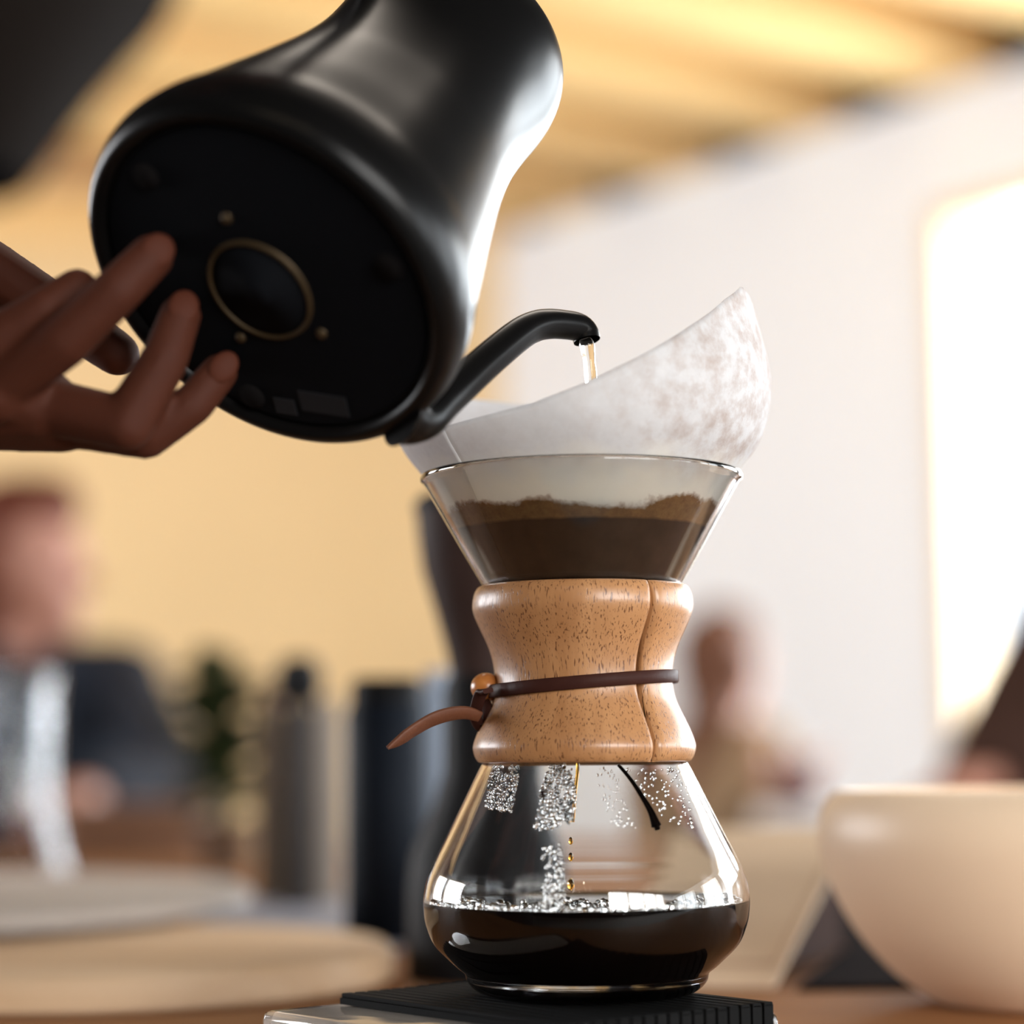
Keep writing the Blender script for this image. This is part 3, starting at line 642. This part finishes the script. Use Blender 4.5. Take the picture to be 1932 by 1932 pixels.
# ------------------------------------------------------------------ scale
E1 = Vector((0.63, -0.777, 0)).normalized(); E2 = Vector((0.777, 0.63, 0)).normalized()
Fc = Vector((0.0138, 0.800, TT))
scl = thing('coffee_scale', 'pale glossy digital scale with ribbed black mat under the carafe', 'scale')
SM = Matrix(((E1.x, E2.x, 0, Fc.x), (E1.y, E2.y, 0, Fc.y), (0, 0, 1, Fc.z), (0, 0, 0, 1))); scl.matrix_world = SM
newbox('scale_body', (-0.136, -0.031, 0.002), (0.0005, 0.1065, 0.0215), M_scale, scl, None, 0.003)
newbox('clear_cover', (-0.140, -0.035, 0.0), (0.0045, 0.1105, 0.0245), M_acryl, scl, None, 0.0035)
mt = newbox('rubber_mat', (-0.135, 0.0, 0.0246), (0.0022, 0.105, 0.0272), M_rubber, scl)
nr = 17; pitch = 0.105 / nr; first = None
for k in range(nr):
    if first is None:
        bm = bmesh.new(); box(bm, (-0.135, 0, 0.0271), (0.0062, pitch - 0.0013, 0.0290), None, 0.0005); box(bm, (0.0048, 0, 0.004), (0.0062, pitch - 0.0013, 0.0280))
        o = obj('rib', bm, M_rubber, mt, False); first = o
    else: o = first.copy(); COL.objects.link(o); o.parent = mt
    o.location = (0, k * pitch + 0.0006, 0)
newbox('display_panel', (-0.120, -0.027, 0.0216), (-0.012, -0.005, 0.0224), M_scale, scl)

# ------------------------------------------------------------------ bowl and card on the right
bx = P(1965, 1700, 1.10)
bowl = thing('ceramic_bowl', 'large cream ceramic bowl with rounded sides on the wooden table', 'bowl', (bx.x, 1.10, TT))
bp = [(0, 0.0), (0.045, 0.0), (0.052, 0.001), (0.058, 0.004), (0.074, 0.016), (0.090, 0.034), (0.102, 0.056), (0.1085, 0.078), (0.1075, 0.092), (0.1035, 0.1005), (0.0985, 0.1045), (0.0955, 0.1030), (0.0965, 0.096), (0.098, 0.080), (0.093, 0.058), (0.080, 0.036), (0.060, 0.017), (0.030, 0.010), (0, 0.009)]
bm = bmesh.new(); lathe(bm, bp[:3] + [(v.x, v.y) for v in spline([(a, b, 0) for a, b in bp[3:-1]], 4)] + bp[-1:], 96); obj('bowl_body', bm, M_bowl, bowl)
# leaning card stand: bottom edge near, top edge farther away
b0 = P(1462, 1882, 1.17); b0.z = TT + 0.001; t0 = P(1612, 1566, 1.40)
side = Vector((-1.0, 0.20, 0)).normalized() * 0.10
upv = t0 - b0; nrm = side.cross(upv).normalized(); nrm = nrm if nrm.z > 0 else -nrm
card = thing('menu_card', 'tan card with thin border line leaning on a wedge beside the bowl', 'card', b0)
def slab(name, a, b, c, d, th, m, parent):
    bm = bmesh.new(); lo = [bm.verts.new(v) for v in (a, b, c, d)]; hi = [bm.verts.new(v + nrm * th) for v in (a, b, c, d)]
    bm.faces.new(lo[::-1]); bm.faces.new(hi)
    for k in range(4): bm.faces.new((lo[k], lo[(k + 1) % 4], hi[(k + 1) % 4], hi[k]))
    return obj(name, bm, m, parent, False)
Z0 = Vector((0, 0, 0)); slab('card_sheet', Z0, upv, upv + side, side, 0.002, M_kraft, card)
def cp(u, v): return upv * v + side * u + nrm * 0.0019
for (u0, v0, u1, v1) in ((0.05, 0.10, 0.065, 0.90), (0.05, 0.10, 0.9, 0.125)):
    slab('border_line', cp(u0, v0), cp(u0, v1), cp(u1, v1), cp(u1, v0), 0.0004, M_line, card)
bm = bmesh.new(); gnd = lambda v: Vector((v.x, v.y, -0.001))
tri = [side * 0.08 + upv * 0.1 - nrm * 0.0005, side * 0.08 + upv * 0.95 - nrm * 0.0005, gnd(side * 0.08 + upv * 0.95)]
tri2 = [v + side * 0.84 for v in tri]; tri2[2].z = -0.001
A_ = [bm.verts.new(v) for v in tri]; B_ = [bm.verts.new(v) for v in tri2]
bm.faces.new(A_); bm.faces.new(B_[::-1])
for k in range(3): bm.faces.new((A_[k], A_[(k + 1) % 3], B_[(k + 1) % 3], B_[k]))
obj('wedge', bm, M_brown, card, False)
# dark sheet standing in for the shadow between card and bowl
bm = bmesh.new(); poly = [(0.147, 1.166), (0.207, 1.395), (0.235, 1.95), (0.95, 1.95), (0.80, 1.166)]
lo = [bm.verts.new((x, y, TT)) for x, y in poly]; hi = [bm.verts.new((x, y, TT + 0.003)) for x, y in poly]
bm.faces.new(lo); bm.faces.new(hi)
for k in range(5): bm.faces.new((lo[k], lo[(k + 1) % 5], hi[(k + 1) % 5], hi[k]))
tag(obj('shadow_sheet', bm, plain('painted_shadow', (0.014, 0.009, 0.009), 0.95, spec=0.02), None, False), 'flat dark sheet painting the shadow on the table behind the bowl', 'painted shadow')

# ------------------------------------------------------------------ left half of the table
lb = thing('round_board', 'round pale wooden board lying on the table', 'board', (-0.233, 1.24, TT))
bm = bmesh.new(); lathe(bm, [(0, 0), (0.161, 0), (0.165, 0.003), (0.165, 0.016), (0.161, 0.020), (0, 0.020)], 96); obj('board', bm, M_board, lb, sharp=50)
ub = thing('footed_tray', 'wide round whitewashed tray on a low foot, overlapping the round board', 'tray', (-0.44, 1.50, TT))
bm = bmesh.new(); lathe(bm, [(0, 0), (0.09, 0), (0.09, 0.022), (0, 0.022)], 64); obj('foot', bm, M_board, ub, sharp=40)
bm = bmesh.new(); lathe(bm, [(0, 0.022), (0.255, 0.022), (0.26, 0.025), (0.26, 0.033), (0.255, 0.036), (0, 0.036)], 96); obj('tray_top', bm, M_tray, ub, sharp=40)
bm = bmesh.new(); box(bm, (P(400, 1720, 1.75).x, 1.40, TT), (P(770, 1760, 1.55).x, 1.95, TT + 0.003), None, 0.0005)
tag(obj('grey_sheet', bm, M_sheet, None, False), 'smooth grey sheet lying flat under the row of bottle shapes', 'sheet')
SZ = TT + 0.003
def bottle(px, d, prof, m, name, label, capm=None, capprof=None, cat='bottle', z=SZ, cap='cap', group=None):
    p = P(px, 1500, d); o = thing(name, label, cat, (p.x, d, z), group)
    bm = bmesh.new(); lathe(bm, prof, 48); obj('bottle_body', bm, m, o, sharp=50)
    if capprof: bm = bmesh.new(); lathe(bm, capprof, 40); obj(cap, bm, capm, o, sharp=50)
    return o
bottle(514, 1.86, [(0, 0), (0.013, 0), (0.0135, 0.002), (0.0135, 0.150), (0.010, 0.158), (0.008, 0.165), (0, 0.165)], M_taupe, 'bottle_strip', 'taupe reflection strip of a steel canister, shaped as a slim bottle', M_plum, [(0, 0.164), (0.0085, 0.164), (0.0085, 0.176), (0, 0.177)])  # light and dark reflections of one steel canister, built as separate bottles
bottle(563, 1.80, [(0, 0), (0.0115, 0), (0.012, 0.002), (0.012, 0.155), (0.008, 0.165), (0, 0.165)], M_grey, 'bottle_strip', 'dark middle reflection of the steel canister, with its round black cap', M_black, [(0, 0.164), (0.012, 0.164), (0.019, 0.172), (0.020, 0.186), (0.014, 0.200), (0, 0.203)])
bottle(615, 1.84, [(0, 0), (0.0125, 0), (0.013, 0.002), (0.013, 0.152), (0.009, 0.160), (0, 0.160)], M_silver, 'bottle_strip', 'pale grey reflection strip of the steel canister, beside the dark navy canister', M_silver, [(0, 0.159), (0.010, 0.159), (0.010, 0.168), (0, 0.169)])
bottle(730, 1.46, [(0, 0), (0.026, 0), (0.0275, 0.002), (0.0275, 0.150), (0.024, 0.156), (0, 0.156)], M_navy, 'dark_canister', 'dark navy cylindrical canister with black lid beside the grinder', M_black, [(0, 0.155), (0.0245, 0.155), (0.0245, 0.168), (0.020, 0.172), (0, 0.172)], 'canister', cap='lid')
bottle(824, 1.50, [(0, 0), (0.0105, 0), (0.011, 0.002), (0.011, 0.160), (0.007, 0.170), (0, 0.170)], M_pale, 'bottle_strip', 'slim pale blue bottle between the navy canister and the grinder', M_pale, [(0, 0.169), (0.008, 0.169), (0.008, 0.178), (0, 0.179)])
# grinder
p = P(918, 1500, 1.25); g = thing('coffee_grinder', 'black coffee grinder with a smoked brown bean hopper behind the carafe', 'grinder', (p.x, 1.25, TT))
k_ = 1.25 / FPX
bm = bmesh.new(); lathe(bm, [(0, 0), (146 * k_, 0), (149 * k_, 0.003), (149 * k_, 0.050), (140 * k_, 0.070), (100 * k_, 0.095), (82 * k_, 0.115), (80 * k_, 0.160), (72 * k_, 0.168), (0, 0.168)], 64); obj('grinder_body', bm, M_black, g, sharp=50)
bm = bmesh.new(); lathe(bm, [(0, 0.168), (66 * k_, 0.168), (74 * k_, 0.182), (95 * k_, 0.205), (118 * k_, 0.228), (126 * k_, 0.245), (131 * k_, 0.262), (0, 0.262)], 64); obj('bean_hopper', bm, M_hop, g, sharp=50)
bm = bmesh.new(); lathe(bm, [(0, 0.262), (134 * k_, 0.262), (134 * k_, 0.267), (120 * k_, 0.271), (0, 0.272)], 64); obj('hopper_lid', bm, M_black, g, sharp=50)
# small glass ball stopper glinting beside the grinder foot
p = P(784, 1828, 1.12); bm = bmesh.new(); ball(bm, Vector((p.x, 1.12, TT + 0.0055)), 0.0055, 3)
tag(obj('glass_marble', bm, M_glass), 'small clear glass ball on the table beside the grinder foot', 'marble')
# clear glass vase on the left
p = P(15, 1500, 2.1); v = thing('glass_vase', 'tall clear glass vase with flared foot on the table beside the seated person', 'vase', (p.x, 2.1, TT))
vp = [(0.0, 0.0), (0.060, 0.0), (0.064, 0.006), (0.060, 0.022), (0.052, 0.045), (0.046, 0.075), (0.043, 0.110), (0.043, 0.150), (0.044, 0.185), (0.046, 0.205), (0.0425, 0.205), (0.0405, 0.185), (0.0395, 0.150), (0.0395, 0.110), (0.0425, 0.075), (0.0485, 0.045), (0.056, 0.022), (0.055, 0.010), (0.0, 0.008)]
bm = bmesh.new(); lathe(bm, vp[:2] + [(q.x, q.y) for q in spline([(a, b, 0) for a, b in vp[2:-1]], 3)] + vp[-1:], 72); obj('vase_glass', bm, glass('vase_tint', (0.80, 0.82, 0.85), 1.45), v)
# plant
p = P(425, 1600, 2.35); pl = thing('potted_plant', 'dark green upright leafy plant in a small clay pot on the table', 'plant', (p.x, 2.35, TT))
bm = bmesh.new(); lathe(bm, [(0, 0), (0.022, 0), (0.030, 0.045), (0.032, 0.045), (0.032, 0.055), (0.027, 0.055), (0.026, 0.046), (0, 0.046)], 40); obj('pot', bm, M_pot, pl, sharp=40)
bm = bmesh.new(); tube(bm, spline([(0, 0, 0.045), (0.004, 0, 0.10), (-0.004, 0, 0.16), (-0.006, 0, 0.20)], 5), 0.003, 10); obj('stem', bm, M_leaf, pl)
lm = bmesh.new(); rows = []
for i in range(7):
    f = i / 6; wv = 0.016 * math.sin(PI * min(0.98, f * 0.9 + 0.08)); y = 0.055 * f; zc_ = -0.018 * f * f
    rows.append([lm.verts.new((-wv, y, zc_ + 0.004 * (wv / 0.016))), lm.verts.new((0, y, zc_)), lm.verts.new((wv, y, zc_ + 0.004 * (wv / 0.016)))])
for A, B in zip(rows, rows[1:]):
    for k in range(2): lm.faces.new((A[k], A[k + 1], B[k + 1], B[k]))
first = obj('leaf', lm, M_leaf, pl)
for i in range(54):
    o = first if i == 0 else first.copy()
    if i: COL.objects.link(o); o.parent = pl
    z = 0.06 + 0.145 * (i / 53); wide = 0.9 + 0.8 * max(0, math.sin((z - 0.05) / 0.16 * 2.6))
    o.location = (-0.004 + random.uniform(-0.004, 0.004), random.uniform(-0.004, 0.004), z); o.rotation_euler = (random.uniform(0.1, 0.9), random.uniform(-0.3, 0.3), i * 2.4); o.scale = (wide, wide * random.uniform(0.7, 1.0), 1)
# small book box by the seated person
p = P(265, 1560, 2.75); bm = bmesh.new(); box(bm, (p.x - 0.085, 2.68, TT), (p.x + 0.085, 2.82, TT + 0.055), None, 0.006)
bx_ = thing('leather_case', 'low brown leather case on the table before the person in navy', 'case', (0, 0, 0)); obj('case_body', bm, M_box, bx_, True, 40)
newbox('case_lid', (p.x - 0.087, 2.678, TT + 0.055), (p.x + 0.087, 2.822, TT + 0.066), M_box, bx_, None, 0.004)

# ------------------------------------------------------------------ hanging shade
lp = P(-150, 330, 3.0); ls = 3.0 / FPX
lamp = thing('pendant_lamp', 'dark ribbed pendant lampshade hanging on a cord from the ceiling', 'lamp', (lp.x, 3.0, lp.z))
base = [(205, 0), (225, 18), (262, 75), (335, 180), (400, 265), (455, 335), (490, 420), (480, 500), (400, 580), (220, 640), (60, 660)]
cv = spline([(a * ls, b * ls, 0) for a, b in base], 12); pf = []
for i, q in enumerate(cv): pf.append((q.x + (0.006 if i % 2 else -0.006), q.y))
bm = bmesh.new(); lathe(bm, pf + [(x - 0.012, z) for x, z in pf[::-1]], 72, closed=True); obj('shade', bm, M_shade, lamp)
bm = bmesh.new(); lathe(bm, [(190 * ls, -0.010), (212 * ls, -0.010), (212 * ls, 0.012), (190 * ls, 0.012)], 72, closed=True); obj('rim', bm, M_gap, lamp, sharp=40)
bm = bmesh.new(); tube(bm, [Vector((0, 0, 650 * ls)), Vector((0, 0, 2.72 - lp.z))], 0.004, 10); tube(bm, [Vector((0, 0, 640 * ls)), Vector((0, 0, 670 * ls))], 62 * ls, 24); obj('cord', bm, M_black, lamp)

# ------------------------------------------------------------------ people in the background
def stool(x, y, h, label):
    s = thing('stool', label, 'stool', (x, y, 0))
    bm = bmesh.new(); lathe(bm, [(0, h - 0.04), (0.16, h - 0.04), (0.17, h - 0.03), (0.17, h - 0.008), (0.16, h), (0, h)], 40); obj('seat', bm, M_table, s, sharp=40)
    for a in (45, 135, 225, 315):
        a = math.radians(a); bm = bmesh.new(); tube(bm, [Vector((0.19 * math.cos(a), 0.19 * math.sin(a), 0)), Vector((0.11 * math.cos(a), 0.11 * math.sin(a), h - 0.03))], 0.014, 10); obj('leg', bm, M_steel, s)
def seated(x, y, face, headz, label, skin, top, hair, hands, lean=(0, 0), long_hair=False, elbows=(None, None), sit=0.45, look=None):
    """seated figure; face = direction the head looks (unit xy), body towards fb"""
    f = Vector((face[0], face[1], 0)).normalized(); r = Vector((f.y, -f.x, 0)); U = Vector((0, 0, 1))
    hip = Vector((x, y, sit + 0.09)); head = Vector((x + lean[0], y + lean[1], headz))
    fb = f; f = Vector((look[0], look[1], 0)).normalized() if look else f; r = Vector((f.y, -f.x, 0))
    neck = head - U * 0.13 - f * 0.015; chest = neck - U * 0.16 - Vector((lean[0], lean[1], 0)) * 0.3 - f * 0.02
    belly = (chest + hip) / 2
    bl = [(head + U * 0.035 - f * 0.012, 0.092, head - U * 0.02 + f * 0.012, 0.080), (head - U * 0.02 + f * 0.015, 0.074, head - U * 0.085 + f * 0.05, 0.042), (head - U * 0.06 - f * 0.01, 0.055, neck - U * 0.03, 0.056), (head + f * 0.085 + U * 0.0, 0.010, head + f * 0.108 - U * 0.028, 0.014), (head + f * 0.078 - U * 0.068, 0.016, head + f * 0.080 - U * 0.062, 0.016)]
    for s in (-1, 1): bl.append((head + r * s * 0.078 - f * 0.012, 0.014, head + r * s * 0.086 - f * 0.02 - U * 0.03, 0.016)); bl.append((head + r * s * 0.030 + f * 0.083 + U * 0.018, 0.011, head + r * s * 0.040 + f * 0.078 + U * 0.018, 0.010))
    fh, rh = f, r; f = fb; r = Vector((f.y, -f.x, 0))
    sh = [neck - U * 0.058 + r * s * 0.17 for s in (-1, 1)]
    bl += [(chest + r * 0.08, 0.10, hip + r * 0.07, 0.12), (chest - r * 0.08, 0.10, hip - r * 0.07, 0.12), (neck - U * 0.03, 0.06, chest, 0.09), (sh[0], 0.058, sh[1], 0.058)]
    cl = [(chest + r * 0.08, 0.112, hip + r * 0.07, 0.130), (chest - r * 0.08, 0.112, hip - r * 0.07, 0.130), (neck - U * 0.055, 0.062, chest, 0.10), (sh[0], 0.070, sh[1], 0.070)]
    tl = []
    for s, S_, hd in ((-1, sh[0], hands[0]), (1, sh[1], hands[1])):
        hd = Vector(hd); m = (S_ + hd) / 2; dd = hd - S_; out = (r * s * 0.35 - U * 0.9).normalized(); L = dd.length; b_ = math.sqrt(max(0.0, 0.29 ** 2 - (L / 2) ** 2)); e = m + out * b_
        if elbows[0 if s < 0 else 1] is not None: e = elbows[0 if s < 0 else 1]
        bl += [(S_, 0.050, e, 0.040), (e, 0.040, hd, 0.026)]; fd = (hd - e).normalized()
        bl += [(hd, 0.026, hd + fd * 0.06, 0.028)]
        sdv = fd.cross(U).normalized()
        for q in range(4): bl.append((hd + fd * 0.07 + sdv * (q - 1.5) * 0.017, 0.010, hd + fd * (0.125 if q in (1, 2) else 0.11) + sdv * (q - 1.5) * 0.021 - U * 0.012, 0.0075))
        bl.append((hd + fd * 0.02 - sdv * 0.02 * s, 0.012, hd + fd * 0.06 - sdv * 0.05 * s, 0.009))
        cl += [(S_, 0.064, e, 0.054), (e, 0.054, hd - fd * 0.02, 0.038)]
        kn = hip + f * 0.40 + r * s * 0.11 - U * 0.0; ft = kn - U * (kn.z - 0.07) - f * 0.03
        bl += [(hip + r * s * 0.08, 0.085, kn, 0.058), (kn, 0.056, ft, 0.040), (ft - U * 0.035, 0.034, ft + f * 0.15 - U * 0.040, 0.028)]
        tl += [(hip + r * s * 0.08, 0.098, kn, 0.070), (kn, 0.070, ft + U * 0.03, 0.056)]
    o = fuse('person', bones(bl), skin, 0.009, 5); tag(o, label, 'person')
    fuse('shirt', bones(cl), top, 0.011, 5, o); fuse('trousers', bones(tl), M_trous, 0.012, 4, o)
    f, r = fh, rh
    hl = [(head + U * 0.055 - f * 0.03, 0.098, head + U * 0.045 - f * 0.055, 0.098), (head + U * 0.01 - f * 0.05, 0.100, head - U * 0.06 - f * 0.055, 0.078), (head + U * 0.098 + f * 0.035, 0.054, head + U * 0.09 - f * 0.04, 0.066), (head - U * 0.005 - f * 0.045 + r * 0.045, 0.066, head - U * 0.005 - f * 0.045 - r * 0.045, 0.066)]
    if long_hair: hl += [(head - f * 0.06 - U * 0.03, 0.075, neck - f * 0.09 - U * 0.08, 0.06), (neck - f * 0.09 - U * 0.08, 0.06, chest - f * 0.11, 0.04)]
    fuse('hair', bones(hl), hair, 0.009, 4, o)
    stool(x, y, sit - 0.042, 'wooden stool under ' + label.split(' sitting')[0])
    return o
ph = P(58, 1068, 3.6)
seated(ph.x, 3.66, (0.3, -0.95), ph.z, 'auburn haired person in navy shirt sitting at the far table edge', M_face, M_denim, M_hair1, (P(170, 1505, 3.0), P(60, 1560, 3.05)), lean=(0.0, -0.06), elbows=(P(335, 1480, 3.28), P(-120, 1560, 3.3)), look=(0.97, -0.25))
ph = P(1372, 1262, 5.2)
seated(ph.x - 0.06, 5.26, (0.86, 0.4), ph.z, 'person with brown hair and beige top sitting by the white window wall', M_face, M_beige, M_hair2, (P(1500, 1480, 5.4), P(1470, 1500, 4.9)), lean=(0.06, -0.06), long_hair=True, look=(0.62, 0.78))
sp_ = P(2060, 1085, 3.3)
seated(sp_.x + 0.12, 3.28, (-0.75, -0.6), sp_.z + 0.225, 'person in dark brown jumper sitting at the table beyond the bowl', M_face, M_brown, M_hair3, (P(1885, 1480, 3.0), P(2010, 1310, 3.1)), elbows=(P(2130, 1480, 3.05), P(1836, 1480, 3.06)), sit=0.5)
# far cafe table with plum bag
ft = thing('cafe_table', 'white cafe table standing beyond the long wooden table', 'table', (0.72, 3.98, 0))
bm = bmesh.new(); lathe(bm, [(0, 0.735), (0.285, 0.735), (0.29, 0.745), (0.29, 0.762), (0.285, 0.768), (0, 0.768)], 64); obj('tabletop', bm, M_paperw, ft, sharp=40)
bm = bmesh.new(); lathe(bm, [(0, 0.735), (0.03, 0.735), (0.03, 0.03), (0.2, 0.015), (0.2, 0), (0, 0)], 40); obj('pedestal', bm, M_steel, ft, sharp=40)
p = P(1497, 1500, 3.95); bg_ = thing('cloth_bag', 'small plum cloth bag slumped on the white cafe table', 'bag', (p.x, 3.95, 0.768))
fuse('bag_body', bones([((0, 0, 0.034), 0.034, (0.02, 0, 0.036), 0.032), ((0, 0, 0.04), 0.03, (-0.012, 0, 0.075), 0.020)]), M_plum, 0.005, 3, bg_)
bm = bmesh.new(); tube(bm, spline([(-0.03, 0, 0.075), (-0.022, 0, 0.105), (0.0, 0, 0.108), (0.006, 0, 0.08)], 5), 0.004, 8); obj('bag_handle', bm, M_plum, bg_)
